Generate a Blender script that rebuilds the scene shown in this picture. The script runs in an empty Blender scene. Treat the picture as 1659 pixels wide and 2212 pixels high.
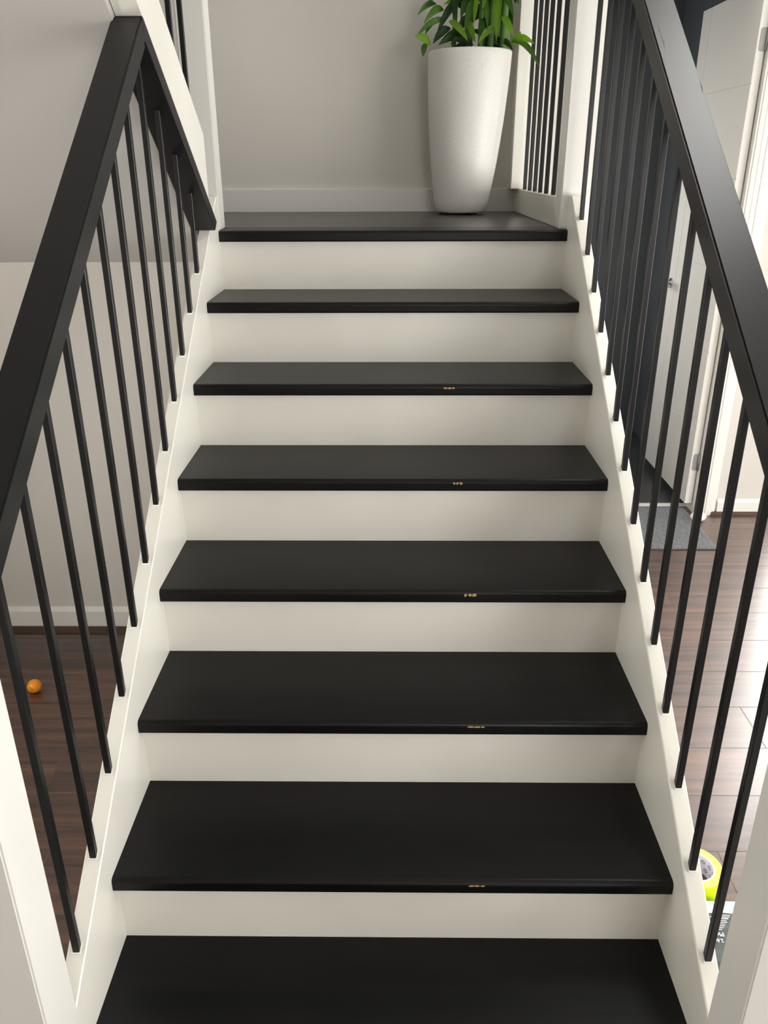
import bpy, bmesh, math, random
from mathutils import Vector, Matrix

random.seed(7)
SC = bpy.context.scene
COL = SC.collection
K = 0.8545            # drafting units -> metres

# ------------------------------------------------------------------ camera
cam_d = bpy.data.cameras.new('camera')
cam_d.sensor_fit = 'HORIZONTAL'
cam_d.sensor_width = 36.0
cam_d.lens = 1733.52 / 1659.0 * 36.0
cam_d.clip_start = 0.02
cam_d.clip_end = 200
cam = bpy.data.objects.new('camera', cam_d)
COL.objects.link(cam)
PITCH, YAW, ROLL = 0.4085, 0.0119, -0.0033
_f = Vector((0, math.cos(PITCH), -math.sin(PITCH)))
_r = Vector((1, 0, 0))
_u = _r.cross(_f)
_Rz = Matrix.Rotation(YAW, 3, 'Z')
_f, _r, _u = _Rz @ _f, _Rz @ _r, _Rz @ _u
_r2 = math.cos(ROLL) * _r + math.sin(ROLL) * _u
_u2 = -math.sin(ROLL) * _r + math.cos(ROLL) * _u
_m = Matrix((_r2, _u2, -_f)).transposed().to_4x4()
_m.translation = Vector((0.0015, -2.6694, 0.1902)) * K
cam.matrix_world = _m
SC.camera = cam

# ------------------------------------------------------------------ view
SC.view_settings.view_transform = 'Standard'
SC.view_settings.look = 'None'
SC.view_settings.gamma = 1.0
SC.view_settings.use_curve_mapping = False
SC.view_settings.exposure = -0.28

# ------------------------------------------------------------------ world: even overcast sky
W = bpy.data.worlds.new('sky')
SC.world = W
W.use_nodes = True
bg = W.node_tree.nodes['Background']
bg.inputs[0].default_value = (1.0, 0.992, 0.962, 1)
SKY = 18.0
bg.inputs[1].default_value = SKY

# ------------------------------------------------------------------ key numbers (drafting units)
RISE, GOING, OVER, TT = 0.18257, 0.25302, 0.024, 0.0316
ZF = -8 * RISE
HALF = 0.55
XL, XR, YB, YF, ZC = -1.75, 3.0, 1.13, -5.2, 2.3     # room shell
WIN = {  # name: (wall, a0, a1, z0, z1)
    'window_1': ('back', 1.98, 2.90, ZF + 0.06, 0.85),
    'window_2': ('right', -3.4, -0.2, -1.0, 0.35),
    'fill_window_3': ('front', 0.5, 1.9, -0.2, 0.8),  # unseen opening added behind the camera as frontal fill for the risers
    'window_4': ('roof', 1.05, 1.80, -0.70, 0.25),
    'fill_window_6': ('left', -1.75, -1.05, -0.9, -0.2),  # unseen opening added to fill the left room and left-facing sides
    'window_5': ('porch', 1.75, 2.20, -0.7, 0.5),
}
PX0, PX1, PY1 = 0.30, 1.62, 2.55                      # porch beyond the doorway


def portal(name, loc, rot, sx, sy):
    l = bpy.data.lights.new(name, 'AREA')
    l.shape = 'RECTANGLE'
    l.size = sx * K
    l.size_y = sy * K
    l.cycles.is_portal = True
    o = bpy.data.objects.new(name, l)
    o.location = Vector(loc) * K
    o.rotation_euler = rot
    COL.objects.link(o)


for _n, (_w, a0, a1, z0, z1) in WIN.items():
    am, zm = (a0 + a1) / 2, (z0 + z1) / 2
    if _w == 'back':
        portal('window_light', (am, YB + 0.1, zm), (math.radians(-90), 0, 0), a1 - a0, z1 - z0)
    elif _w == 'front':
        portal('window_light', (am, YF - 0.1, zm), (math.radians(90), 0, 0), a1 - a0, z1 - z0)
    elif _w == 'roof':
        portal('window_light', (am, zm, ZC + 0.08), (0, 0, 0), a1 - a0, z1 - z0)
    elif _w == 'left':
        portal('window_light', (XL - 0.1, am, zm), (math.radians(90), 0, math.radians(-90)), a1 - a0, z1 - z0)
    elif _w == 'porch':
        portal('window_light', (PX0 - 0.08, am, zm), (math.radians(90), 0, math.radians(-90)), a1 - a0, z1 - z0)
    else:
        portal('window_light', (XR + 0.1, am, zm), (math.radians(90), 0, math.radians(90)), a1 - a0, z1 - z0)


# ------------------------------------------------------------------ materials
def mat(name, color, rough=0.5, spec=0.5, metal=0.0, noise=None, bump=None, var=0.0, coat=0.0):
    """noise: (scale vec, detail, colour2, lo, hi); bump: (scale vec, strength, distance)"""
    m = bpy.data.materials.new(name)
    m.use_nodes = True
    nt = m.node_tree
    b = nt.nodes['Principled BSDF']
    b.inputs['Roughness'].default_value = rough
    b.inputs['Specular IOR Level'].default_value = spec
    b.inputs['Metallic'].default_value = metal
    b.inputs['Coat Weight'].default_value = coat
    b.inputs['Base Color'].default_value = (*color, 1)
    tc = nt.nodes.new('ShaderNodeTexCoord')
    geo = nt.nodes.new('ShaderNodeNewGeometry')
    src = geo.outputs['Position']
    col = None

    def mapped(scale, off=None):
        mp = nt.nodes.new('ShaderNodeMapping')
        mp.inputs['Scale'].default_value = scale
        nt.links.new(src, mp.inputs['Vector'])
        if off is not None:
            nt.links.new(off, mp.inputs['Location'])
        return mp.outputs['Vector']
    off = None
    if var:
        oi = nt.nodes.new('ShaderNodeObjectInfo')
        mm = nt.nodes.new('ShaderNodeVectorMath')
        mm.operation = 'SCALE'
        mm.inputs[0].default_value = (13.0, 7.0, 3.0)
        nt.links.new(oi.outputs['Random'], mm.inputs['Scale'])
        off = mm.outputs[0]
    if noise:
        sc, det, c2, lo, hi = noise
        n = nt.nodes.new('ShaderNodeTexNoise')
        n.inputs['Scale'].default_value = 1.0
        n.inputs['Detail'].default_value = det
        n.inputs['Roughness'].default_value = 0.6
        nt.links.new(mapped(sc, off), n.inputs['Vector'])
        r = nt.nodes.new('ShaderNodeValToRGB')
        r.color_ramp.elements[0].position = lo
        r.color_ramp.elements[1].position = hi
        r.color_ramp.elements[0].color = (*color, 1)
        r.color_ramp.elements[1].color = (*c2, 1)
        nt.links.new(n.outputs['Fac'], r.inputs['Fac'])
        col = r.outputs['Color']
    if var:
        oi = nt.nodes.new('ShaderNodeObjectInfo')
        hs = nt.nodes.new('ShaderNodeHueSaturation')
        mr = nt.nodes.new('ShaderNodeMapRange')
        mr.inputs['To Min'].default_value = 1 - var
        mr.inputs['To Max'].default_value = 1 + var
        nt.links.new(oi.outputs['Random'], mr.inputs['Value'])
        nt.links.new(mr.outputs['Result'], hs.inputs['Value'])
        if col:
            nt.links.new(col, hs.inputs['Color'])
        else:
            hs.inputs['Color'].default_value = (*color, 1)
        col = hs.outputs['Color']
    if col:
        nt.links.new(col, b.inputs['Base Color'])
    if bump:
        sc, st, dist = bump
        n = nt.nodes.new('ShaderNodeTexNoise')
        n.inputs['Scale'].default_value = 1.0
        n.inputs['Detail'].default_value = 4.0
        nt.links.new(mapped(sc, off), n.inputs['Vector'])
        bp = nt.nodes.new('ShaderNodeBump')
        bp.inputs['Strength'].default_value = st
        bp.inputs['Distance'].default_value = dist
        nt.links.new(n.outputs['Fac'], bp.inputs['Height'])
        nt.links.new(bp.outputs['Normal'], b.inputs['Normal'])
    return m


M = {}
M['white'] = mat('white_gloss_paint', (0.80, 0.782, 0.716), 0.32, 0.5,
                 noise=((3, 3, 3), 3, (0.76, 0.735, 0.67), 0.4, 0.75), bump=((6, 60, 60), 0.06, 0.002))
M['bead'] = mat('white_sealant', (0.86, 0.86, 0.84), 0.3, 0.5)
M['newel'] = mat('white_satin_paint', (0.72, 0.705, 0.67), 0.4, 0.4, bump=((40, 40, 8), 0.05, 0.002))
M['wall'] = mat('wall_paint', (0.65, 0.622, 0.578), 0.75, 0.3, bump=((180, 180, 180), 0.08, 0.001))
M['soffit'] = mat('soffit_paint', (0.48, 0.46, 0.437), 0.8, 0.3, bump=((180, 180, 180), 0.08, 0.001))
M['ceiling'] = mat('ceiling_paint', (0.70, 0.69, 0.67), 0.85, 0.2)
M['black'] = mat('black_satin_paint', (0.0060, 0.0068, 0.0076), 0.34, 0.36, bump=((90, 90, 90), 0.05, 0.001))  # slight blue tint puts window glare into the black
M['tread'] = mat('black_tread_paint', (0.0026, 0.0031, 0.0036), 0.36, 0.22,
                 noise=((3, 25, 25), 4, (0.006, 0.006, 0.0062), 0.45, 0.8), bump=((8, 140, 140), 0.12, 0.0012))
M['landing'] = mat('dark_landing_board', (0.020, 0.0185, 0.017), 0.30, 0.5, var=0.25,
                   noise=((2.5, 40, 40), 6, (0.045, 0.039, 0.033), 0.4, 0.75), bump=((5, 160, 160), 0.18, 0.0012))
M['bare_wood'] = mat('bare_wood', (0.42, 0.27, 0.13), 0.6, 0.3)
M['laminate'] = mat('brown_laminate', (0.030, 0.0108, 0.0060), 0.5, 0.5, var=0.25,
                    noise=((2.4, 42, 42), 9, (0.155, 0.068, 0.040), 0.36, 0.80), bump=((3.5, 70, 70), 0.16, 0.0012))
_b = M['laminate'].node_tree.nodes['Principled BSDF']
_b.inputs['Coat Weight'].default_value = 0.8
_b.inputs['Coat Roughness'].default_value = 0.26
_b.inputs['Coat IOR'].default_value = 1.75
M['joint'] = mat('plank_joint_highlight', (0.20, 0.14, 0.10), 0.6, 0.3)  # pale colour paints the plank bevel highlights into the joints
M['brown_trim'] = mat('brown_scotia', (0.05, 0.026, 0.019), 0.4, 0.4,
                      noise=((3, 40, 40), 5, (0.10, 0.055, 0.04), 0.4, 0.8))
M['pot'] = mat('speckled_stone_glaze', (0.74, 0.725, 0.69), 0.38, 0.5,
               noise=((300, 300, 300), 2, (0.52, 0.505, 0.475), 0.52, 0.85), bump=((320, 320, 320), 0.10, 0.001))
M['soil'] = mat('potting_soil', (0.02, 0.014, 0.01), 0.95, 0.1, bump=((90, 90, 90), 0.8, 0.01))
M['stem'] = mat('green_cane', (0.075, 0.16, 0.035), 0.4, 0.5,
                noise=((20, 20, 6), 3, (0.14, 0.24, 0.06), 0.4, 0.8))


def leaf_mat(name, c1, c2, rough=0.38):
    m = mat(name, c1, rough, 0.5, noise=((25, 25, 25), 3, c2, 0.35, 0.75), var=0.12)
    nt = m.node_tree
    b = nt.nodes['Principled BSDF']
    out = nt.nodes['Material Output']
    tr = nt.nodes.new('ShaderNodeBsdfTranslucent')
    tr.inputs['Color'].default_value = (c2[0] * 1.3, c2[1] * 1.3, c2[2], 1)
    mx = nt.nodes.new('ShaderNodeMixShader')
    mx.inputs[0].default_value = 0.28
    nt.links.new(b.outputs[0], mx.inputs[1])
    nt.links.new(tr.outputs[0], mx.inputs[2])
    nt.links.new(mx.outputs[0], out.inputs['Surface'])
    return m


M['leaf_bright'] = leaf_mat('leaf_bright', (0.20, 0.40, 0.03), (0.32, 0.54, 0.05))
M['leaf_mid'] = leaf_mat('leaf_mid', (0.075, 0.19, 0.028), (0.12, 0.27, 0.04))
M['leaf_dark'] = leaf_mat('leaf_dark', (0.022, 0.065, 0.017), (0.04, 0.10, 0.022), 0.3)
M['orange'] = mat('orange_celluloid', (1.0, 0.36, 0.015), 0.3, 0.5)
M['orange'].node_tree.nodes['Principled BSDF'].inputs['Subsurface Weight'].default_value = 0.15
M['ink'] = mat('dark_print', (0.015, 0.015, 0.02), 0.5, 0.3)
M['tape'] = mat('neon_yellow_tape', (0.66, 0.88, 0.01), 0.3, 0.5)
M['tape_side'] = mat('neon_tape_edge', (0.72, 0.86, 0.10), 0.5, 0.4,
                     noise=((120, 120, 120), 3, (0.80, 0.88, 0.22), 0.4, 0.8))
M['core'] = mat('white_card_core', (0.74, 0.74, 0.80), 0.6, 0.3)
M['pack'] = mat('dark_grey_packet', (0.060, 0.072, 0.072), 0.35, 0.5, bump=((30, 30, 30), 0.3, 0.004))
M['pack_white'] = mat('packet_white_print', (0.82, 0.84, 0.85), 0.4, 0.4)
M['pack_blue'] = mat('packet_pale_blue_print', (0.42, 0.55, 0.60), 0.4, 0.4)
M['mat_grey'] = mat('ribbed_mat_grey', (0.20, 0.21, 0.225), 0.95, 0.1,
                    noise=((160, 160, 160), 3, (0.34, 0.35, 0.365), 0.4, 0.7))
M['door_white'] = mat('white_door_paint', (0.66, 0.64, 0.60), 0.45, 0.4, bump=((120, 120, 120), 0.06, 0.001))
M['frame_white'] = mat('white_frame_paint', (0.80, 0.785, 0.74), 0.4, 0.4)
M['steel'] = mat('brushed_steel', (0.55, 0.55, 0.56), 0.32, 0.5, metal=1.0)
M['alu'] = mat('anodised_aluminium', (0.62, 0.62, 0.61), 0.5, 0.5, metal=0.3)
M['steel_dull'] = mat('dull_hinge_steel', (0.30, 0.30, 0.30), 0.45, 0.5, metal=0.8)
M['charcoal'] = mat('charcoal_paint', (0.07, 0.078, 0.086), 0.5, 0.4)
M['dark_tile'] = mat('dark_porch_floor', (0.035, 0.037, 0.039), 0.35, 0.5,
                     noise=((20, 20, 20), 4, (0.055, 0.057, 0.06), 0.4, 0.8))
M['plastic_white'] = mat('white_plastic', (0.82, 0.81, 0.78), 0.35, 0.5)


def glass_mat():
    m = bpy.data.materials.new('window_glass')
    m.use_nodes = True
    nt = m.node_tree
    nt.nodes.remove(nt.nodes['Principled BSDF'])
    out = nt.nodes['Material Output']
    t = nt.nodes.new('ShaderNodeBsdfTransparent')
    g = nt.nodes.new('ShaderNodeBsdfGlossy')
    g.inputs['Roughness'].default_value = 0.02
    mx = nt.nodes.new('ShaderNodeMixShader')
    mx.inputs[0].default_value = 0.06
    nt.links.new(t.outputs[0], mx.inputs[1])
    nt.links.new(g.outputs[0], mx.inputs[2])
    nt.links.new(mx.outputs[0], out.inputs['Surface'])
    return m


M['glass'] = glass_mat()


# ------------------------------------------------------------------ helpers
ORG = {}            # empties -> their drafting-unit origin


def tag(o, label=None, cat=None, group=None, kind=None):
    if label:
        o['label'] = label
    if cat:
        o['category'] = cat
    if group:
        o['group'] = group
    if kind:
        o['kind'] = kind
    return o


def empty(name, loc, label=None, cat=None, group=None, kind=None):
    o = bpy.data.objects.new(name, None)
    o.empty_display_size = 0.05
    COL.objects.link(o)
    o.location = Vector(loc) * K
    ORG[o] = Vector(loc)
    return tag(o, label, cat, group, kind)


def obj(name, bm, material, parent=None, origin=None, smooth=False, label=None, cat=None, group=None, kind=None):
    """bm holds room coordinates in drafting units; the object gets its own origin"""
    base = ORG.get(parent, Vector((0, 0, 0))) if parent else Vector((0, 0, 0))
    if origin is None:
        origin = base if parent else Vector((0, 0, 0))
    origin = Vector(origin)
    bmesh.ops.recalc_face_normals(bm, faces=bm.faces)
    for v in bm.verts:
        v.co = (v.co - origin) * K
    me = bpy.data.meshes.new(name)
    bm.to_mesh(me)
    bm.free()
    for p in me.polygons:
        p.use_smooth = smooth
    for mm in (material if isinstance(material, (list, tuple)) else [material]):
        me.materials.append(mm)
    o = bpy.data.objects.new(name, me)
    COL.objects.link(o)
    if parent:
        o.parent = parent
    o.location = (origin - base) * K
    ORG[o] = origin
    return tag(o, label, cat, group, kind)


def add_box(bm, x0, x1, y0, y1, z0, z1):
    v = [bm.verts.new(p) for p in ((x0, y0, z0), (x1, y0, z0), (x1, y1, z0), (x0, y1, z0),
                                   (x0, y0, z1), (x1, y0, z1), (x1, y1, z1), (x0, y1, z1))]
    for f in ((3, 2, 1, 0), (4, 5, 6, 7), (0, 1, 5, 4), (1, 2, 6, 5), (2, 3, 7, 6), (3, 0, 4, 7)):
        bm.faces.new([v[i] for i in f])
    return bm


def box(x0, x1, y0, y1, z0, z1, bev=0.0, seg=1):
    bm = bmesh.new()
    add_box(bm, x0, x1, y0, y1, z0, z1)
    if bev:
        bmesh.ops.bevel(bm, geom=list(bm.edges), offset=bev, segments=seg, affect='EDGES', clamp_overlap=True)
    return bm


def boxes(lst):
    bm = bmesh.new()
    for b in lst:
        add_box(bm, *b)
    return bm


def prism_x(pts, x0, x1, bev=0.0, seg=1, bm=None):
    """polygon in (y, z) extruded along x"""
    bm = bm or bmesh.new()
    a = [bm.verts.new((x0, y, z)) for y, z in pts]
    b = [bm.verts.new((x1, y, z)) for y, z in pts]
    n = len(pts)
    bm.faces.new(a)
    bm.faces.new(b[::-1])
    for i in range(n):
        bm.faces.new((a[i], b[i], b[(i + 1) % n], a[(i + 1) % n]))
    if bev:
        bmesh.ops.recalc_face_normals(bm, faces=bm.faces)
        bmesh.ops.bevel(bm, geom=list(bm.edges), offset=bev, segments=seg, affect='EDGES', clamp_overlap=True)
    return bm


def prism_y(pts, y0, y1, bm=None):
    """polygon in (x, z) extruded along y"""
    bm = bm or bmesh.new()
    a = [bm.verts.new((x, y0, z)) for x, z in pts]
    b = [bm.verts.new((x, y1, z)) for x, z in pts]
    n = len(pts)
    bm.faces.new(a)
    bm.faces.new(b[::-1])
    for i in range(n):
        bm.faces.new((a[i], b[i], b[(i + 1) % n], a[(i + 1) % n]))
    return bm


def prism_z(pts, z0, z1, bm=None):
    bm = bm or bmesh.new()
    a = [bm.verts.new((x, y, z0)) for x, y in pts]
    b = [bm.verts.new((x, y, z1)) for x, y in pts]
    n = len(pts)
    bm.faces.new(a)
    bm.faces.new(b[::-1])
    for i in range(n):
        bm.faces.new((a[i], b[i], b[(i + 1) % n], a[(i + 1) % n]))
    return bm


def lathe(prof, cx, cy, n=48, bm=None, close=False):
    bm = bm or bmesh.new()
    rings = []
    for r, z in prof:
        if r < 1e-6:
            rings.append([bm.verts.new((cx, cy, z))])
        else:
            rings.append([bm.verts.new((cx + r * math.cos(2 * math.pi * i / n), cy + r * math.sin(2 * math.pi * i / n), z)) for i in range(n)])
    pairs = list(zip(rings, rings[1:])) + ([(rings[-1], rings[0])] if close else [])
    for a, b in pairs:
        for i in range(n):
            j = (i + 1) % n
            if len(a) == 1:
                bm.faces.new((a[0], b[j], b[i]))
            elif len(b) == 1:
                bm.faces.new((a[i], a[j], b[0]))
            else:
                bm.faces.new((a[i], a[j], b[j], b[i]))
    return bm


def tube(pts, rads, n=8, bm=None):
    bm = bm or bmesh.new()
    pts = [Vector(p) for p in pts]
    rings = []
    for i, p in enumerate(pts):
        d = (pts[min(i + 1, len(pts) - 1)] - pts[max(i - 1, 0)]).normalized()
        a = d.orthogonal().normalized()
        b = d.cross(a)
        r = rads[i] if isinstance(rads, (list, tuple)) else rads
        rings.append([bm.verts.new(p + r * (math.cos(2 * math.pi * k / n) * a + math.sin(2 * math.pi * k / n) * b)) for k in range(n)])
    # undo twist between rings
    for a, b in zip(rings, rings[1:]):
        best = min(range(n), key=lambda s: sum((a[k].co - b[(k + s) % n].co).length for k in range(n)))
        b[:] = b[best:] + b[:best]
        for i in range(n):
            bm.faces.new((a[i], a[(i + 1) % n], b[(i + 1) % n], b[i]))
    bm.faces.new(rings[0][::-1])
    bm.faces.new(rings[-1])
    return bm


def wall_with_holes(a0, a1, z0, z1, holes):
    """rectangles (a, z) that tile the wall around the holes"""
    xs = sorted({a0, a1, *[h[0] for h in holes], *[h[1] for h in holes]})
    out = []
    for p, q in zip(xs, xs[1:]):
        m = (p + q) / 2
        cuts = sorted([(h[2], h[3]) for h in holes if h[0] < m < h[1]])
        z = z0
        for c0, c1 in cuts:
            if c0 > z:
                out.append((p, q, z, c0))
            z = c1
        if z < z1:
            out.append((p, q, z, z1))
    return out


# ------------------------------------------------------------------ room shell
DX0, DX1, DZ1 = 0.80, 1.56, 0.895           # doorway
T = 0.12
holes = [(DX0, DX1, ZF - 0.1, DZ1)] + [(a0, a1, z0, z1) for w, a0, a1, z0, z1 in WIN.values() if w == 'back']
obj('wall_back', boxes([(p, q, YB, YB + T, z0, z1) for p, q, z0, z1 in wall_with_holes(XL, XR, ZF - 0.1, ZC, holes)]), M['wall'], kind='structure')
h = [(a0, a1, z0, z1) for w, a0, a1, z0, z1 in WIN.values() if w == 'left']
obj('wall_left', boxes([(XL - T, XL, p, q, z0, z1) for p, q, z0, z1 in wall_with_holes(YF, YB + T, ZF - 0.1, ZC, h)]), M['wall'], kind='structure')
h = [(a0, a1, z0, z1) for w, a0, a1, z0, z1 in WIN.values() if w == 'right']
obj('wall_right', boxes([(XR, XR + T, p, q, z0, z1) for p, q, z0, z1 in wall_with_holes(YF, YB + T, ZF - 0.1, ZC, h)]), M['wall'], kind='structure')
h = [(a0, a1, z0, z1) for w, a0, a1, z0, z1 in WIN.values() if w == 'front']
obj('wall_front', boxes([(p, q, YF - T, YF, z0, z1) for p, q, z0, z1 in wall_with_holes(XL - T, XR + T, ZF - 0.1, ZC, h)]), M['wall'], kind='structure')
h = [(a0, a1, b0, b1) for w, a0, a1, b0, b1 in WIN.values() if w == 'roof']
obj('ceiling', boxes([(p, q, b0, b1, ZC, ZC + 0.1) for p, q, b0, b1 in wall_with_holes(XL - T, XR + T, YF - T, YB + T, h)]), M['ceiling'], kind='structure')
obj('wall_under_landing', box(XL, -0.584, 0.01, 0.10, ZF, -0.07), M['wall'], kind='structure')
obj('wall_under_landing_side', box(0.555, 0.60, 0.03, YB, ZF, -0.07), M['wall'], kind='structure')

# floor: slab and planks laid across the room
floor = obj('floor', box(XL - T, XR + T, YF - T, YB + T, ZF - 0.12, ZF - 0.0008), M['joint'], kind='structure')
PW, PL, GAP = 0.2035, 1.75, 0.0012
FIX = {0: 1.142, 4: 1.151, 7: 0.851, -4: 1.81, 5: -1.003}     # row -> known end joint
plank_mesh = {}
row0 = 0.1335 + PW                   # top edge of row 0
r = -4
while True:
    y1 = row0 - r * PW
    y0 = y1 - PW
    if y1 < YF:
        break
    y1c, y0c = min(y1, YB), max(y0, YF)
    off = FIX.get(r, 0.25 + 0.22 * (((r * 0.53) % 1.0) - 0.5))
    x = off - PL * math.ceil((off - XL) / PL)
    while x < XR:
        xa, xb = max(x, XL), min(x + PL, XR)
        if xb - xa > 0.02:
            key = (round(xb - xa, 4), round(y1c - y0c, 4))
            if key not in plank_mesh:
                bm = bmesh.new()
                w2, l2 = (y1c - y0c) / 2 - GAP, (xb - xa) / 2 - GAP
                add_box(bm, -l2, l2, -w2, w2, -0.006, 0.0)
                for v in bm.verts:
                    v.co *= K
                me = bpy.data.meshes.new('plank')
                bmesh.ops.recalc_face_normals(bm, faces=bm.faces)
                bm.to_mesh(me)
                bm.free()
                me.materials.append(M['laminate'])
                plank_mesh[key] = me
            o = bpy.data.objects.new('plank', plank_mesh[key])
            COL.objects.link(o)
            o.parent = floor
            o.location = Vector(((xa + xb) / 2, (y0c + y1c) / 2, ZF)) * K
        x += PL
    r += 1

# skirtings
def skirting(name, x0, x1, y, z0, h, d=0.016, cham=0.010, m='frame_white'):
    pts = [(y, z0), (y - d, z0), (y - d, z0 + h - cham), (y - d + cham, z0 + h), (y, z0 + h)]
    return obj(name, prism_x(pts, x0, x1), M[m], kind='structure')


skirting('baseboard_back', XL, 0.530, YB, 0.0, 0.094, 0.018, 0.003, 'newel')
skirting('baseboard_left', XL, -0.584, 0.01, ZF + 0.012, 0.082, 0.018, 0.014)
obj('trim_1', prism_x([(0.01, ZF), (-0.036, ZF), (-0.034, ZF + 0.006), (-0.020, ZF + 0.016), (0.01, ZF + 0.016)], XL, -0.584), M['brown_trim'], kind='structure')
skirting('baseboard_right', 1.655, 2.0, YB, ZF + 0.018, 0.064, 0.018, 0.014)
obj('trim_2', prism_x([(YB, ZF), (YB - 0.036, ZF), (YB - 0.036, ZF + 0.006), (YB - 0.020, ZF + 0.019), (YB, ZF + 0.019)], 1.625, 2.0), M['brown_trim'], kind='structure')

# windows
for name, (w, a0, a1, z0, z1) in WIN.items():
    fw = 0.05
    e = empty(name, ((a0 + a1) / 2, YB, z0) if w == 'back' else (((a0 + a1) / 2, YF, z0) if w == 'front' else ((a0, z0, ZC) if w == 'roof' else ((PX0, a0, z0) if w == 'porch' else (XR if w == 'right' else XL, (a0 + a1) / 2, z0)))), kind='structure')
    n = max(1, round((a1 - a0) / 0.95))
    rects = [(a0, a1, z0, z0 + fw), (a0, a1, z1 - fw, z1), (a0, a0 + fw, z0 + fw, z1 - fw), (a1 - fw, a1, z0 + fw, z1 - fw)]
    for i in range(1, n):
        a = a0 + (a1 - a0) * i / n
        rects.append((a - fw / 2, a + fw / 2, z0 + fw, z1 - fw))
    def place(p, q, c, d, t0, t1):
        if w == 'back':
            return (p, q, YB + t0, YB + t1, c, d)
        if w == 'front':
            return (p, q, YF - t1, YF - t0, c, d)
        if w == 'roof':
            return (p, q, c, d, ZC + t0, ZC + t1)
        if w == 'left':
            return (XL - t1, XL - t0, p, q, c, d)
        if w == 'porch':
            return (PX0 - t1, PX0 - t0, p, q, c, d)
        return (XR + t0, XR + t1, p, q, c, d)
    for rc in rects:
        obj('frame_bar', boxes([place(*rc, 0.02, 0.08)]), M['frame_white'], e)
    for i in range(n):
        p, q = a0 + (a1 - a0) * i / n + fw * 0.6, a0 + (a1 - a0) * (i + 1) / n - fw * 0.6
        obj('pane', boxes([place(p, q, z0 + fw, z1 - fw, 0.048, 0.052)]), M['glass'], e)

# ------------------------------------------------------------------ landing
landing = obj('floor_landing', box(XL, 0.625, 0.03, YB, -0.07, -0.014), M['joint'], kind='structure')
y = 0.15
while y < YB - 0.01:
    y2 = min(y + 0.1635, YB)
    obj('floorboard', box(XL, 0.625, y + 0.001, y2 - 0.001, -0.014, 0.0, 0.0012), M['landing'], landing, origin=(0, (y + y2) / 2, 0))
    y = y2

# soffit of the upper flight (slopes up towards the camera)
def sof(y):
    return -0.087 - 0.80 * y


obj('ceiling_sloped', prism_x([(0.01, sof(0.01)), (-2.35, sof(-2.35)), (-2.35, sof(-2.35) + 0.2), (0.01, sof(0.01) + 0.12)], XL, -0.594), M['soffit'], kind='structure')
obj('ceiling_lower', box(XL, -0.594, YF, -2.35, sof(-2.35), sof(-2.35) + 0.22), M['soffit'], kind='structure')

# ------------------------------------------------------------------ lower staircase
def top_R(y):
    return 0.112 + 0.741 * y


def top_L(y):
    return 0.094 + 0.7235 * y


stair = empty('staircase', (0, -1.8, ZF), 'staircase with satin black treads, white risers and white side stringers', 'staircase')


def tread_profile(y0, y1, z, t):
    """y0 nosing (front), y1 back; rounded front"""
    pts = [(y1, z), (y1, z - t)]
    rb, rt = 0.005, 0.010
    for i in range(4):
        a = math.radians(270 - 30 * i)
        pts.append((y0 + rb + rb * math.cos(a), z - t + rb + rb * math.sin(a)))
    for i in range(6):
        a = math.radians(180 - 18 * i)
        pts.append((y0 + rt + rt * math.cos(a), z - rt + rt * math.sin(a)))
    return pts


CHIP = {2: (0.162, 0.030, 0.007), 3: (0.171, 0.026, 0.008), 4: (0.188, 0.030, 0.010), 5: (0.190, 0.040, 0.005), 6: (0.173, 0.034, 0.005)}
for k in range(0, 8):
    yn, z = -k * GOING, -k * RISE
    if k == 0:
        t = obj('tread', prism_x(tread_profile(0.0, 0.15, 0.0, TT + 0.002), -HALF, HALF), M['tread'], stair, origin=(0, yn, z), label='black front edge board of the landing', smooth=False)
    elif k == 7:            # bottom tread is notched round the newel posts
        bm = prism_x(tread_profile(yn, -(k - 1) * GOING + OVER, z, TT), -0.5330, 0.5330)
        add_box(bm, 0.5330, HALF, -1.7570, -(k - 1) * GOING + OVER, z - TT, z)
        add_box(bm, -HALF, -0.5330, -1.7570, -(k - 1) * GOING + OVER, z - TT, z)
        t = obj('tread', bm, M['tread'], stair, origin=(0, yn, z))
    else:
        t = obj('tread', prism_x(tread_profile(yn, -(k - 1) * GOING + OVER, z, TT), -HALF, HALF), M['tread'], stair, origin=(0, yn, z))
    if k in CHIP:
        cx, cw, ch = CHIP[k]
        rnd = random.Random(k)
        zc = z - 0.0095
        for j in range(3):
            c0 = cx - cw / 2 + cw * j / 3
            w_ = cw / 2.2 * (0.6 + 0.5 * rnd.random())
            pts = []
            for i in range(7):
                a = 2 * math.pi * i / 7
                rr = 0.55 + 0.45 * rnd.random()
                pts.append((c0 + w_ / 2 * rr * math.cos(a), zc + ch / 2 * rr * math.sin(a)))
            obj('paint_chip', prism_y(pts, yn - 0.0004, yn + 0.003), M['bare_wood'], t, label='pale wood showing where the paint is chipped')
    zb = -(k + 1) * RISE
    obj('riser', box(-HALF, HALF, yn + OVER, yn + OVER + 0.02, zb, z - TT), M['white'], stair, origin=(0, yn + OVER, zb))


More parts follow.
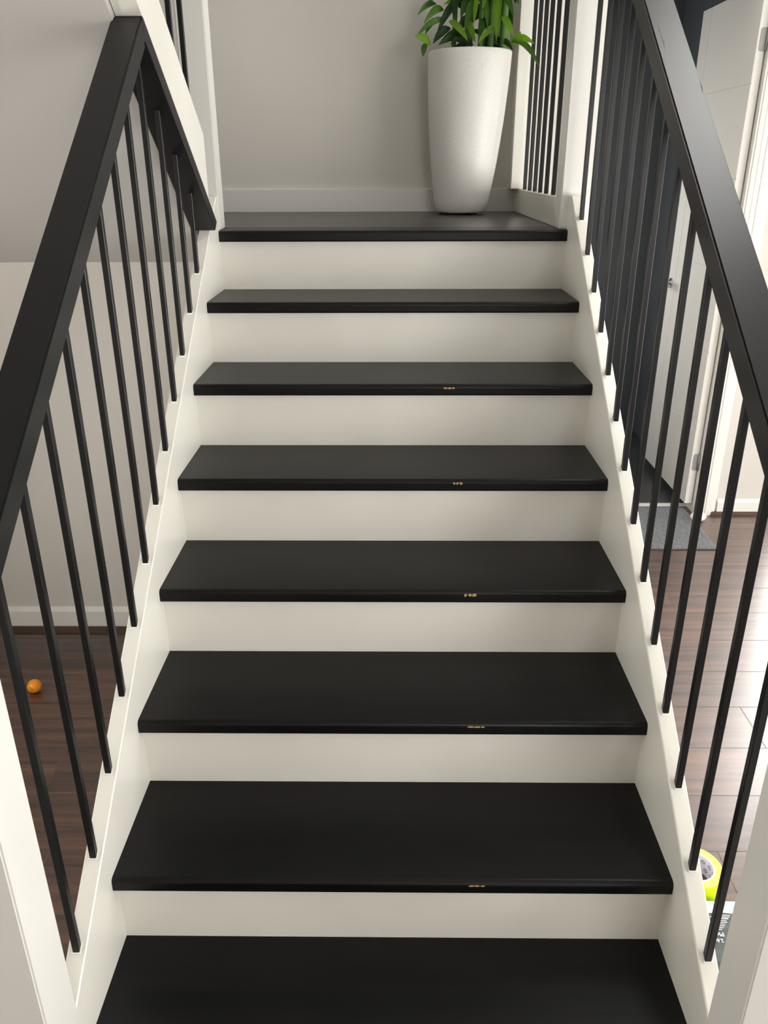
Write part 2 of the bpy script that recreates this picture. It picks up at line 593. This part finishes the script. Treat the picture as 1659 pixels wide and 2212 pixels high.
def stringer(side):
    top = top_R if side > 0 else top_L
    yfl = (0.101 - top(0)) / (top(1) - top(0))
    low = lambda y: top(y) - 0.33
    ybot = (ZF - low(0)) / (top(1) - top(0))
    pts = [(-1.757, top(-1.757)), (yfl, 0.101), (0.029, 0.101), (0.029, low(0.029)), (ybot, ZF), (-1.757, ZF)]
    x0, x1 = (HALF, 0.584) if side > 0 else (-0.584, -HALF)
    obj('stringer', prism_x(pts, x0, x1, 0.0022), M['white'], stair)
    pts2 = [(ybot + 0.012, ZF), (-0.004, ZF), (-0.004, low(-0.004) - 0.006)]
    obj('light_block_stair_' + ('right' if side > 0 else 'left'), prism_x(pts2, x0 + 0.006, x1 - 0.006), M['wall'], kind='structure')  # unseen infill added to stop light crossing under the stairs


stringer(1)
stringer(-1)

# ------------------------------------------------------------------ balustrades
BW = 0.0063


def rail_top(side, y):
    return 0.9945 + 0.7315 * y if side > 0 else 0.992 + 0.7425 * y


RT = 0.0585


def board_low(y):
    return -0.083 - 0.757 * y


def board_top(y):
    return -0.033 - 0.757 * y


def bar(parent, x, y, zlo, zhi, m='black', name='baluster', w=BW, bead=False):
    """square bar whose ends follow the sloping pieces it meets: zlo, zhi are functions of y"""
    bm = bmesh.new()
    v = []
    for fn in (zlo, zhi):
        for sx, sy in ((-1, -1), (1, -1), (1, 1), (-1, 1)):
            yy = y + sy * w
            v.append(bm.verts.new((x + sx * w, yy, fn(yy))))
    for f in ((3, 2, 1, 0), (4, 5, 6, 7), (0, 1, 5, 4), (1, 2, 6, 5), (2, 3, 7, 6), (3, 0, 4, 7)):
        bm.faces.new([v[i] for i in f])
    ed = [e for e in bm.edges if abs(e.verts[0].co.z - e.verts[1].co.z) > 0.06]
    bmesh.ops.recalc_face_normals(bm, faces=bm.faces)
    bmesh.ops.bevel(bm, geom=ed, offset=0.0011, segments=1, affect='EDGES')
    o = obj(name, bm, M[m], parent, origin=(x, y, zlo(y)))
    if bead:
        bb = bmesh.new()
        e = w + 0.0013
        vs = []
        for dz in (0.0001, 0.0026):
            for sx, sy in ((-1, -1), (1, -1), (1, 1), (-1, 1)):
                vs.append(bb.verts.new((x + sx * e, y + sy * e, zlo(y + sy * e) + dz)))
        for f in ((3, 2, 1, 0), (4, 5, 6, 7), (0, 1, 5, 4), (1, 2, 6, 5), (2, 3, 7, 6), (3, 0, 4, 7)):
            bb.faces.new([vs[i] for i in f])
        obj('sealant_bead', bb, M['bead'], o, label='thin white bead of sealant')
    return o


def newel(parent, x0, x1, y0, y1, z0, z1):
    n = obj('newel_post', box(x0, x1, y0, y1, z0, z1, 0.003, 2), M['newel'], parent, origin=((x0 + x1) / 2, (y0 + y1) / 2, z0), label='white square newel post')
    return n


for side in (1, -1):
    nm = 'right' if side > 0 else 'left'
    lab = ('black balustrade on the right of the stairs, in front of the doorway and mat' if side > 0 else
           'black balustrade on the left of the stairs, rail running up under the upper flight')
    b = empty('stair_balustrade', (side * 0.567, -1.80, ZF), lab, 'balustrade', 'balustrades of the lower flight')
    rx0, rx1 = sorted((side * 0.534, side * 0.600))
    yr1 = 0.029 if side > 0 else -0.6885
    pts = [(-1.757, rail_top(side, -1.757)), (yr1, rail_top(side, yr1)), (yr1 + (0 if side > 0 else 0.002), rail_top(side, yr1) - RT), (-1.757, rail_top(side, -1.757) - RT)]
    rail = obj('handrail', prism_x(pts, rx0, rx1, 0.0035, 2), M['black'], b)
    if side > 0:
        for x_, ya, yb_, wd_ in ((0.5489, -0.765, -0.815, 0.0013), (0.5485, -0.745, -0.765, 0.0008), (0.5965, -0.900, -0.930, 0.0018)):
            bm = bmesh.new()
            z_ = lambda yy: rail_top(1, yy)
            vs = [bm.verts.new(p) for p in ((x_, ya, z_(ya) + 0.0002), (x_ + wd_, (ya + yb_) / 2, z_((ya + yb_) / 2) + 0.0002), (x_ - 0.001, yb_, z_(yb_) + 0.0002), (x_ - wd_ * 0.4, (ya + yb_) / 2, z_((ya + yb_) / 2) + 0.0002))]
            lo = [bm.verts.new(v.co - Vector((0, 0, 0.001))) for v in vs]
            bm.faces.new(vs)
            bm.faces.new(lo[::-1])
            for i_ in range(4):
                bm.faces.new((vs[i_], lo[i_], lo[(i_ + 1) % 4], vs[(i_ + 1) % 4]))
            obj('scratch', bm, M['ink'], rail)
    top = top_R if side > 0 else top_L
    n, step = (14, 0.11992) if side > 0 else (12, 0.1271)
    for i in range(n):
        y = -1.6594 + step * i
        zlo = lambda yy: top(yy) + 0.0002
        zhi = (lambda yy: rail_top(side, yy) - RT + 0.004) if (side > 0 or y < -0.70) else (lambda yy: board_low(yy) - 0.0006)
        bar(b, side * 0.567, y, zlo, zhi, bead=True)
    px0, px1 = sorted((side * 0.534, side * 0.630))
    newel(b, px0, px1, -1.8505, -1.7575, ZF, -0.22)
    if side > 0:
        newel(b, 0.527, 0.625, 0.030, 0.124, 0.0005, 1.15)

# ------------------------------------------------------------------ upper flight
up = empty('upper_staircase', (-0.563, -0.17, 0.0), 'white sloping stringer of the upper flight with black trim board beneath it', 'staircase')
wt = lambda y: 0.139 - 0.7545 * y
wb = lambda y: -0.0325 - 0.757 * y
obj('stringer', prism_x([(-0.172, wt(-0.172)), (-0.172, wb(-0.172)), (-2.35, wb(-2.35)), (-2.35, wt(-2.35))], -0.593, -0.534, 0.002), M['white'], up)
obj('trim_board', prism_x([(-0.684, board_top(-0.684) - 0.0005), (-0.684, board_low(-0.684)), (-0.1215, 0.0091), (-0.0880, 0.0324)], -0.606, -0.5335, 0.002), M['black'], up,
    label='black board under the white stringer')
up_rail = lambda y: 1.06 - 0.757 * y
for i in range(17):
    y = -0.187 - 0.1272 * i
    bar(up, -0.567, y, lambda yy: wt(yy) - 0.002, lambda yy: up_rail(yy) - 0.055)
obj('handrail', prism_x([(0.029, up_rail(0.029)), (0.029, up_rail(0.029) - RT), (-2.35, up_rail(-2.35) - RT), (-2.35, up_rail(-2.35))], -0.600, -0.534, 0.003, 2), M['black'], up)
newel(up, -0.634, -0.548, 0.030, 0.105, 0.0005, 1.15)

# ------------------------------------------------------------------ screen beside the landing
scr = empty('landing_balustrade', (0.565, 0.6, 0.0), 'row of six black bars on a white base beside the potted plant', 'balustrade')
obj('base_panel', box(0.530, 0.610, 0.1245, YB - 0.0005, 0.0003, 0.094, 0.002), M['white'], scr)
obj('end_post', box(0.497, 0.550, 0.985, YB - 0.019, 0.0945, 1.0, 0.002), M['white'], scr)
for y in (0.897, 0.766, 0.640, 0.519, 0.392, 0.254):
    bar(scr, 0.5425, y, lambda yy: 0.093, lambda yy: 0.96, name='bar', w=0.0070)
obj('handrail', box(0.510, 0.576, 0.1245, 0.984, 0.955, 1.0, 0.003), M['black'], scr)

# ------------------------------------------------------------------ doorway in the back wall
d1 = empty('door_1', (1.2, YB, ZF), kind='structure')
FW = M['frame_white']
JY0, JY1 = YB - 0.004, YB + T + 0.004
obj('jamb', box(1.545, DX1, JY0, JY1, ZF, DZ1 - 0.02), FW, d1)
obj('jamb', box(DX0, DX0 + 0.02, JY0, JY1, ZF, DZ1 - 0.02), FW, d1)
obj('jamb_head', box(DX0, DX1, JY0, JY1, DZ1 - 0.02, DZ1), FW, d1)


def architrave(x0, x1, z0, z1, flip=False):
    """stepped moulding, thick at the outer edge"""
    w = x1 - x0
    prof = [(0, 0), (0, 0.010), (0.18, 0.014), (0.24, 0.018), (0.42, 0.018), (0.47, 0.023), (0.80, 0.023), (0.85, 0.018), (1.0, 0.016), (1.0, 0)]
    pts = []
    for u, d in prof:
        x = x0 + w * u if not flip else x1 - w * u
        pts.append((x, YB - d))
    return obj('architrave', prism_z(pts, z0, z1), FW, d1)


architrave(1.553, 1.645, ZF, DZ1 + 0.07)
architrave(DX0 - 0.085, DX0 + 0.007, ZF, DZ1 + 0.07, True)
obj('architrave', box(DX0 + 0.008, 1.552, YB - 0.02, YB, DZ1 - 0.007, DZ1 + 0.07), FW, d1)

# open door leaf, hinged on the right jamb and swung back into the porch
leaf_x = 1.503
leaf = obj('door_leaf', box(leaf_x + 0.003, leaf_x + 0.036, 1.158, 1.872, ZF + 0.046, 0.866, 0.001), M['door_white'], d1, origin=(leaf_x, 1.158, ZF + 0.046))
zs = [ZF + 0.046, -1.02, -0.64, -0.26, 0.128, 0.499, 0.866]
g = 0.0022
obj('panel', box(leaf_x, leaf_x + 0.004, 1.757 + g, 1.872, ZF + 0.046, 0.866, 0.001), M['door_white'], leaf)
for z0, z1 in zip(zs, zs[1:]):
    obj('panel', box(leaf_x, leaf_x + 0.004, 1.158, 1.757 - g, z0 + (g if z0 > ZF + 0.1 else 0), z1 - (g if z1 < 0.86 else 0), 0.001), M['door_white'], leaf)
# lock plate on the free edge, lever handle on the face
obj('lock_plate', box(leaf_x + 0.008, leaf_x + 0.030, 1.8715, 1.8735, -0.46, -0.34), M['steel'], leaf)
hb = lathe([(0, 0), (0.026, 0), (0.026, 0.006), (0.010, 0.010), (0.009, 0.045), (0, 0.045)], 0, 0, 20)
for v in hb.verts:
    v.co = Vector((leaf_x - v.co.z, 1.815 + v.co.x, -0.40 + v.co.y))
obj('handle', hb, M['steel'], leaf, smooth=True)
obj('handle', tube([(leaf_x - 0.045, 1.82, -0.40), (leaf_x - 0.046, 1.77, -0.40), (leaf_x - 0.044, 1.70, -0.403)], [0.010, 0.009, 0.007], 10), M['steel'], leaf, smooth=True)
for zc in (-1.19, 0.66):
    hg = empty('hinge', (1.53, 1.150, zc - 0.043))
    hg.parent = d1
    hg.location = (Vector((1.53, 1.150, zc - 0.043)) - ORG[d1]) * K
    pts = []
    x0_, x1_, r_ = 1.513, 1.5445, 0.009
    for (cxx, czz, a0_) in ((x1_ - 0.002, zc + 0.043 - 0.002, 0), (x0_ + r_, zc + 0.043 - r_, 90), (x0_ + r_, zc - 0.043 + r_, 180), (x1_ - 0.002, zc - 0.043 + 0.002, 270)):
        rr = r_ if a0_ in (90, 180) else 0.002
        for i in range(4):
            a = math.radians(a0_ + 30 * i)
            pts.append((cxx + rr * math.cos(a), czz + rr * math.sin(a)))
    obj('hinge_leaf', prism_y(pts, 1.1555, 1.1578), M['steel_dull'], hg)
    kb = tube([(1.5405, 1.1515, zc - 0.043), (1.5405, 1.1515, zc + 0.043)], 0.0055, 12)
    obj('knuckle', kb, M['steel_dull'], hg, smooth=True)
obj('threshold', prism_x([(1.225, ZF - 0.003), (1.225, ZF + 0.004), (1.235, ZF + 0.008), (1.252, ZF + 0.008), (1.262, ZF + 0.004), (1.262, ZF - 0.003)], DX0 + 0.02, 1.545), M['alu'], d1)
# dark porch behind the doorway
obj('floor_porch', box(PX0, PX1, YB + T, PY1, ZF - 0.08, ZF - 0.004), M['dark_tile'], kind='structure')
obj('floor_doorway', box(DX0, DX1, YB, YB + T, ZF - 0.004, ZF - 0.0005), M['laminate'], kind='structure')
obj('wall_porch_back', box(PX0, PX1, PY1, PY1 + 0.1, ZF - 0.08, 1.1), M['charcoal'], kind='structure')
h = [(a0, a1, z0, z1) for w, a0, a1, z0, z1 in WIN.values() if w == 'porch']
obj('wall_porch_left', boxes([(PX0 - 0.1, PX0, p, q, z0, z1) for p, q, z0, z1 in wall_with_holes(YB + T, PY1 + 0.1, ZF - 0.08, 1.1, h)]), M['charcoal'], kind='structure')
obj('wall_porch_right', box(PX1, PX1 + 0.1, YB + T, PY1 + 0.1, ZF - 0.08, 1.1), M['charcoal'], kind='structure')
obj('ceiling_porch', box(PX0 - 0.1, PX1 + 0.1, YB + T, PY1 + 0.1, 1.1, 1.2), M['charcoal'], kind='structure')

# ------------------------------------------------------------------ door mat
bm = bmesh.new()
mx0, mx1, my0, my1 = 0.86, 1.515, 0.709, 1.19
nr = 74
prof = [(mx0, ZF + 0.0008)]
for i in range(nr):
    a = mx0 + (mx1 - mx0) * i / nr
    s = (mx1 - mx0) / nr
    prof += [(a + s * 0.05, ZF + 0.0045), (a + s * 0.25, ZF + 0.0085), (a + s * 0.6, ZF + 0.0085), (a + s * 0.8, ZF + 0.0045)]
prof += [(mx1, ZF + 0.0045), (mx1, ZF + 0.0008)]
prism_y(prof, my0, my1, bm)
dm = empty('door_mat', ((mx0 + mx1) / 2, 0.95, ZF), 'grey ribbed door mat on the brown floor in front of the doorway', 'mat')
obj('ribbed_pile', bm, M['mat_grey'], dm)
obj('edge_binding', box(mx0, mx1, my0 - 0.006, my0, ZF + 0.0005, ZF + 0.006, 0.001), M['charcoal'], dm)

# ------------------------------------------------------------------ white door stop by the jamb
bm = bmesh.new()
bmesh.ops.create_uvsphere(bm, u_segments=24, v_segments=14, radius=1.0)
for v in bm.verts:
    z = v.co.z
    v.co = Vector((1.535 + 0.040 * v.co.x, 1.035 + 0.028 * v.co.y, ZF + 0.0255 + 0.026 * max(z, -0.97)))
ds = empty('door_stop', (1.535, 1.035, ZF), 'small white rounded door stop on the floor at the door jamb', 'door stop')
obj('body', bm, M['plastic_white'], ds, smooth=True)
obj('rubber_pad', lathe([(0, ZF + 0.0003), (0.022, ZF + 0.0003), (0.022, ZF + 0.004), (0, ZF + 0.004)], 1.535, 1.035, 20), M['ink'], ds)

# ------------------------------------------------------------------ potted plant
PXC, PYC = 0.300, 0.915
plant = empty('potted_plant', (PXC, PYC, 0.0), 'tall tapered pale speckled pot with a leafy green cane plant', 'plant')
prof = [(0.0, 0.008), (0.098, 0.008), (0.105, 0.014), (0.112, 0.05), (0.121, 0.105), (0.134, 0.195), (0.1425, 0.27), (0.151, 0.36), (0.1575, 0.46), (0.161, 0.53), (0.1625, 0.575), (0.1630, 0.588), (0.160, 0.592), (0.154, 0.591), (0.151, 0.585), (0.147, 0.52), (0.0, 0.50)]
pbm = lathe(prof, PXC, PYC, 72)
for v in pbm.verts:
    v.co.x -= 0.017 * (1 - v.co.z / 0.59)          # the pot leans a little
pot = obj('pot', pbm, M['pot'], plant, smooth=True)
for i in range(3):
    a = 2 * math.pi * i / 3 - 0.9
    obj('foot', lathe([(0, 0.0003), (0.018, 0.0003), (0.018, 0.0085), (0, 0.0085)], PXC - 0.017 + 0.072 * math.cos(a), PYC + 0.072 * math.sin(a), 14), M['ink'], pot)
obj('soil', lathe([(0, 0.545), (0.08, 0.549), (0.1475, 0.540), (0.1475, 0.525), (0, 0.525)], PXC, PYC, 40), M['soil'], plant)


def cane(x, y, z1, r, lean=(0, 0)):
    pts, rads = [], []
    n = 9
    for i in range(n):
        t = i / (n - 1)
        z = 0.535 + (z1 - 0.535) * t
        for dz, rr in ((0, r * 1.12), (0.008, r)):
            pts.append((x + lean[0] * t, y + lean[1] * t, z + dz))
            rads.append(rr)
    obj('stem', tube(pts, rads, 10), M['stem'], plant, smooth=True)


CANES = [(0.345, 0.90, 0.010), (0.372, 0.87, 0.012), (0.398, 0.91, 0.012), (0.362, 0.94, 0.011), (0.300, 0.94, 0.010), (0.285, 0.89, 0.009),
         (0.235, 0.93, 0.009), (0.418, 0.865, 0.013), (0.436, 0.905, 0.016), (0.330, 0.85, 0.009)]
rc = random.Random(3)
for x, y, rr in CANES:
    cane(x, y, 1.02 + 0.1 * rc.random(), rr, (rc.uniform(-0.015, 0.02), rc.uniform(-0.02, 0.02)))


def leaf_blade(base, tip, width, sag=0.0, shade='mid', roll=0.0, fold=0.35):
    """lance-shaped leaf from base to tip; sag bends it, roll turns the blade about its length"""
    base, tip = Vector(base), Vector(tip)
    d = tip - base
    L = d.length
    dn = d.normalized()
    view = Vector((-0.05, -0.92, 0.1))
    side = dn.cross(view)
    if side.length < 0.2:
        side = dn.cross(Vector((0.3, 0.2, 1)))
    side.normalize()
    nrm = side.cross(dn).normalized()
    q = Matrix.Rotation(roll, 3, dn)
    side, nrm = q @ side, q @ nrm
    bm = bmesh.new()
    rows = []
    N = 8
    for i in range(N + 1):
        t = i / N
        w = width * (math.sin(math.pi * min(1, t ** 0.72 * 0.97 + 0.03)) ** 0.85) * 0.5 + 0.0006
        p = base + d * t + Vector((0, 0, 1)) * sag * 4 * t * (1 - t) * L
        rows.append([bm.verts.new(p - side * w + nrm * fold * w), bm.verts.new(p), bm.verts.new(p + side * w + nrm * fold * w)])
    for a, b in zip(rows, rows[1:]):
        for i in range(2):
            bm.faces.new((a[i], a[i + 1], b[i + 1], b[i]))
    geom = bm.faces[:]
    r_ = bmesh.ops.solidify(bm, geom=geom, thickness=0.0009)
    return obj('leaf', bm, M['leaf_' + shade], plant, origin=base, smooth=True)


LEAVES = [
    ((0.200, 0.86, 0.694), (0.090, 0.80, 0.633), 0.026, 0.10, 'mid', 0.3),
    ((0.191, 0.88, 0.730), (0.114, 0.80, 0.671), 0.026, 0.14, 'mid', -0.3),
    ((0.165, 0.90, 0.751), (0.092, 0.82, 0.702), 0.024, 0.10, 'mid', 0.2),
    ((0.139, 0.80, 0.606), (0.080, 0.72, 0.622), 0.030, 0.06, 'bright', 0.1),
    ((0.120, 0.78, 0.606), (0.112, 0.745, 0.558), 0.022, 0.0, 'mid', 0.3),
    ((0.213, 0.85, 0.688), (0.279, 0.76, 0.608), 0.026, 0.06, 'bright', -0.2),
    ((0.284, 0.84, 0.686), (0.306, 0.765, 0.606), 0.024, 0.03, 'bright', 0.4),
    ((0.382, 0.82, 0.666), (0.315, 0.755, 0.600), 0.026, 0.06, 'bright', 0.2),
    ((0.388, 0.86, 0.790), (0.384, 0.77, 0.609), 0.030, 0.03, 'bright', 0.0),
    ((0.410, 0.84, 0.700), (0.448, 0.765, 0.622), 0.026, 0.06, 'bright', -0.1),
    ((0.450, 0.80, 0.602), (0.472, 0.76, 0.640), 0.024, 0.03, 'bright', 0.2),
    ((0.445, 0.80, 0.603), (0.509, 0.66, 0.589), 0.028, 0.12, 'bright', 0.4),
    ((0.440, 0.80, 0.606), (0.528, 0.62, 0.507), 0.026, 0.14, 'mid', -0.3),
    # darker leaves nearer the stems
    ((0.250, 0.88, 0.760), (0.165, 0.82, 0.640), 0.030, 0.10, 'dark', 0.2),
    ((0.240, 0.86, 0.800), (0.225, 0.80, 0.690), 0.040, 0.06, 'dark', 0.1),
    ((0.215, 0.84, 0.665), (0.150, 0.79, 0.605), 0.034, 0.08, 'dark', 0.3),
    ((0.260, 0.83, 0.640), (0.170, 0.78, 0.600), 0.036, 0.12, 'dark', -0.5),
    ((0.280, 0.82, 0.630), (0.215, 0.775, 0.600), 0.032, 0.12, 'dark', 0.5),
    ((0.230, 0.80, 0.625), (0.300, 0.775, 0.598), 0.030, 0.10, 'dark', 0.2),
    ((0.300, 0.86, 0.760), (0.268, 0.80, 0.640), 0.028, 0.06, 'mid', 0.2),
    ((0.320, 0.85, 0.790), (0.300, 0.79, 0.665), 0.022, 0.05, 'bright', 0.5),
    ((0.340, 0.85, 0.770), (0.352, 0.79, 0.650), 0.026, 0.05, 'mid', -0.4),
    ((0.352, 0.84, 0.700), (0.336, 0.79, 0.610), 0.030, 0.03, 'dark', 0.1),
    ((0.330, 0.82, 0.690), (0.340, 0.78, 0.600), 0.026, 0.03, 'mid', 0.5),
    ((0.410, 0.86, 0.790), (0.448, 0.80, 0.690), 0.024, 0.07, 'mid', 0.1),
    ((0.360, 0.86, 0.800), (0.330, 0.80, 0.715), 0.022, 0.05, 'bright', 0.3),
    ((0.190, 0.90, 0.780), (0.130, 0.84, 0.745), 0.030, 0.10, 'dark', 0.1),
    ((0.155, 0.86, 0.690), (0.122, 0.82, 0.640), 0.020, 0.04, 'mid', 0.4),
]
for bs, tp, wd, sg, sh, ro in LEAVES:
    leaf_blade(bs, tp, wd, sg, sh, ro)
rl = random.Random(11)
for i in range(40):        # mostly dark inner leaves between the canes
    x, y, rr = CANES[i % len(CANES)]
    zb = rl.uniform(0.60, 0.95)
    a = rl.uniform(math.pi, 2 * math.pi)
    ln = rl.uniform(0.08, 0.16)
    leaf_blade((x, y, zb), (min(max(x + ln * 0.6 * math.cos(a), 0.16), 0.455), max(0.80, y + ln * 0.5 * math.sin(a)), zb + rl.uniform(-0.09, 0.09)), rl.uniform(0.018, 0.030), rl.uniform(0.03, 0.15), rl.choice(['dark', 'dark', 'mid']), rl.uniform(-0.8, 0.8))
for i in range(64):        # the crown above
    x, y, rr = CANES[i % len(CANES)]
    zb = rl.uniform(0.72, 1.08)
    a = rl.uniform(0, 2 * math.pi)
    ln = rl.uniform(0.11, 0.19)
    dx = ln * math.cos(a) * 0.85
    tx, ty = min(x + dx, 0.480), min(y + ln * math.sin(a) * 0.8, 1.08)
    leaf_blade((x, y, zb), (tx, ty, zb + rl.uniform(-0.10, 0.06)), rl.uniform(0.020, 0.032), rl.uniform(0.05, 0.2), rl.choice(['bright', 'mid', 'mid', 'dark']), rl.uniform(-0.6, 0.6))

# ------------------------------------------------------------------ orange ball
BR = 0.0234
bx, by, bz = -1.2195, -0.4076, ZF + BR + 0.0001
bm = bmesh.new()
bmesh.ops.create_uvsphere(bm, u_segments=32, v_segments=20, radius=BR)
for v in bm.verts:
    v.co += Vector((bx, by, bz))
ball = obj('ball', bm, M['orange'], origin=(bx, by, bz), smooth=True, label='small orange table tennis ball lying on the dark wooden floor', cat='ball')
rb = random.Random(5)
to_cam = (Vector((0.0015, -2.6694, 0.1902)) - Vector((bx, by, bz))).normalized()
rgt = to_cam.cross(Vector((0, 0, 1))).normalized() * -1
upv = rgt.cross(to_cam).normalized() * -1
for i, (u, v_) in enumerate([(-0.60, -0.28), (-0.52, -0.44), (-0.40, -0.52), (-0.30, -0.36), (-0.47, -0.20), (-0.22, -0.50)]):
    n = (to_cam * math.sqrt(max(0.05, 1 - u * u - v_ * v_)) + rgt * u + upv * v_).normalized()
    t1 = n.orthogonal().normalized()
    t2 = n.cross(t1)
    c = Vector((bx, by, bz)) + n * BR
    bm = bmesh.new()
    ring = [bm.verts.new(c + n * 0.00012 + (t1 * math.cos(a) * 0.0016 + t2 * math.sin(a) * 0.0009)) for a in [2 * math.pi * k / 8 for k in range(8)]]
    ring2 = [bm.verts.new(v.co - n * 0.0006) for v in ring]
    bm.faces.new(ring)
    bm.faces.new(ring2[::-1])
    for k in range(8):
        bm.faces.new((ring[k], ring2[k], ring2[(k + 1) % 8], ring[(k + 1) % 8]))
    obj('printed_mark', bm, M['ink'], ball)

# ------------------------------------------------------------------ roll of tape
tx, ty, tr, ti, th = 0.752, -1.185, 0.0655, 0.0465, 0.052
tape = empty('tape_roll', (tx, ty, ZF), 'roll of neon yellow tape lying on the floor beside the right stringer', 'tape')
z0 = ZF + 0.0002
bm = lathe([(ti, z0), (tr, z0), (tr, z0 + th), (tr - 0.001, z0 + th + 0.0006), (ti, z0 + th + 0.0006)], tx, ty, 64, close=True)
tp = obj('tape', bm, [M['tape'], M['tape_side']], tape, smooth=False)
for p in tp.data.polygons:
    if abs(p.normal.z) > 0.5:
        p.material_index = 1
cr = obj('core', lathe([(ti - 0.0035, z0), (ti, z0), (ti, z0 + th + 0.001), (ti - 0.0035, z0 + th + 0.001)], tx, ty, 64, close=True), M['core'], tape)
RI = ti - 0.0035
for row, zz in ((0, 0.016), (1, 0.036)):
    for i in range(13):
        a0 = 2 * math.pi * (i + 0.5 * row) / 13
        for r0, r1 in ((0.0, 0.0016), (0.0040, 0.0056)):
            bm = bmesh.new()
            def pt(rad, th_, depth):
                a = a0 + rad * math.cos(th_) / RI
                return bm.verts.new((tx + (RI - depth) * math.cos(a), ty + (RI - depth) * math.sin(a), z0 + zz + rad * math.sin(th_)))
            N = 12
            if r0 == 0:
                bm.faces.new([pt(r1, 2 * math.pi * k / N, 0.0002) for k in range(N)])
            else:
                A = [pt(r0, 2 * math.pi * k / N, 0.0002) for k in range(N)]
                B = [pt(r1, 2 * math.pi * k / N, 0.0002) for k in range(N)]
                for k in range(N):
                    bm.faces.new((A[k], A[(k + 1) % N], B[(k + 1) % N], B[k]))
            obj('printed_circle', bm, M['ink'], cr)

# ------------------------------------------------------------------ packet by the newel post
pk = empty('plastic_packet', (0.775, -1.35, ZF), 'dark grey plastic packet with white print, behind the right newel post', 'packet')
px0, px1, py0, py1, pz = 0.690, 0.850, -1.445, -1.2535, ZF + 0.030
bm = bmesh.new()
nx, ny = 20, 28
grid = []
rp = random.Random(2)
for j in range(ny + 1):
    row = []
    for i in range(nx + 1):
        u, v = i / nx, j / ny
        e = min(1.0, 10 * u, 10 * (1 - u)) * min(1.0, 14 * v, 14 * (1 - v))
        row.append(bm.verts.new((px0 + (px1 - px0) * u, py0 + (py1 - py0) * v, ZF + 0.004 + (pz - ZF - 0.004) * math.sqrt(max(e, 0)) + rp.uniform(-0.0006, 0.0006) * e)))
    grid.append(row)
low = [[bm.verts.new((v.co.x, v.co.y, ZF + 0.0006)) for v in row] for row in grid]
for j in range(ny):
    for i in range(nx):
        bm.faces.new((grid[j][i], grid[j][i + 1], grid[j + 1][i + 1], grid[j + 1][i]))
        bm.faces.new((low[j][i], low[j + 1][i], low[j + 1][i + 1], low[j][i + 1]))
for i in range(nx):
    bm.faces.new((grid[0][i], low[0][i], low[0][i + 1], grid[0][i + 1]))
    bm.faces.new((grid[ny][i + 1], low[ny][i + 1], low[ny][i], grid[ny][i]))
for j in range(ny):
    bm.faces.new((grid[j + 1][0], low[j + 1][0], low[j][0], grid[j][0]))
    bm.faces.new((grid[j][nx], low[j][nx], low[j + 1][nx], grid[j + 1][nx]))
pb = obj('pouch', bm, M['pack'], pk, smooth=True)
zt = pz + 0.0008
obj('printed_band', prism_z([(px0 + 0.016, -1.306), (0.770, -1.300), (0.800, -1.3035), (px1 - 0.016, -1.300), (px1 - 0.016, -1.270), (px0 + 0.016, -1.268)], zt, zt + 0.0004), M['pack_white'], pk)
obj('printed_band', prism_z([(px0 + 0.02, -1.279), (0.760, -1.283), (0.800, -1.292), (0.825, -1.286), (0.815, -1.277), (0.770, -1.2725), (px0 + 0.03, -1.272)], zt + 0.0005, zt + 0.0008), M['pack_blue'], pk)


def text_mesh(body, size, start, name='lettering'):
    """text that reads upside down from the stairs: runs towards -x, its top towards -y"""
    cu = bpy.data.curves.new('text', 'FONT')
    cu.body = body
    cu.size = size
    cu.offset = size * 0.012
    cu.extrude = 0.0002
    tmp = bpy.data.objects.new('text', cu)
    COL.objects.link(tmp)
    dg = bpy.context.evaluated_depsgraph_get()
    me = bpy.data.meshes.new_from_object(tmp.evaluated_get(dg))
    bpy.data.objects.remove(tmp)
    bm = bmesh.new()
    bm.from_mesh(me)
    bpy.data.meshes.remove(me)
    for v in bm.verts:
        v.co = Vector((start[0] - v.co.x, start[1] - v.co.y, zt + 0.0004 + v.co.z))
    return obj(name, bm, M['pack_white'], pk)


text_mesh('2.6x', 0.0130, (0.7545, -1.3715))
text_mesh('Plas', 0.0150, (0.7615, -1.3545))
rp = random.Random(9)
yy = -1.3475
for j in range(9):       # small print too fine to read
    ln = rp.uniform(0.030, 0.050)
    hgt = rp.uniform(0.0016, 0.0026)
    x = 0.764 + 0.030 * j / 8 + rp.uniform(-0.003, 0.003)
    obj('print_line', prism_z([(x, yy), (x - ln, yy + 0.0008), (x - ln, yy + 0.0008 + hgt), (x, yy + hgt)], zt, zt + 0.0003), M['pack_white'], pk)
    yy += 0.0048
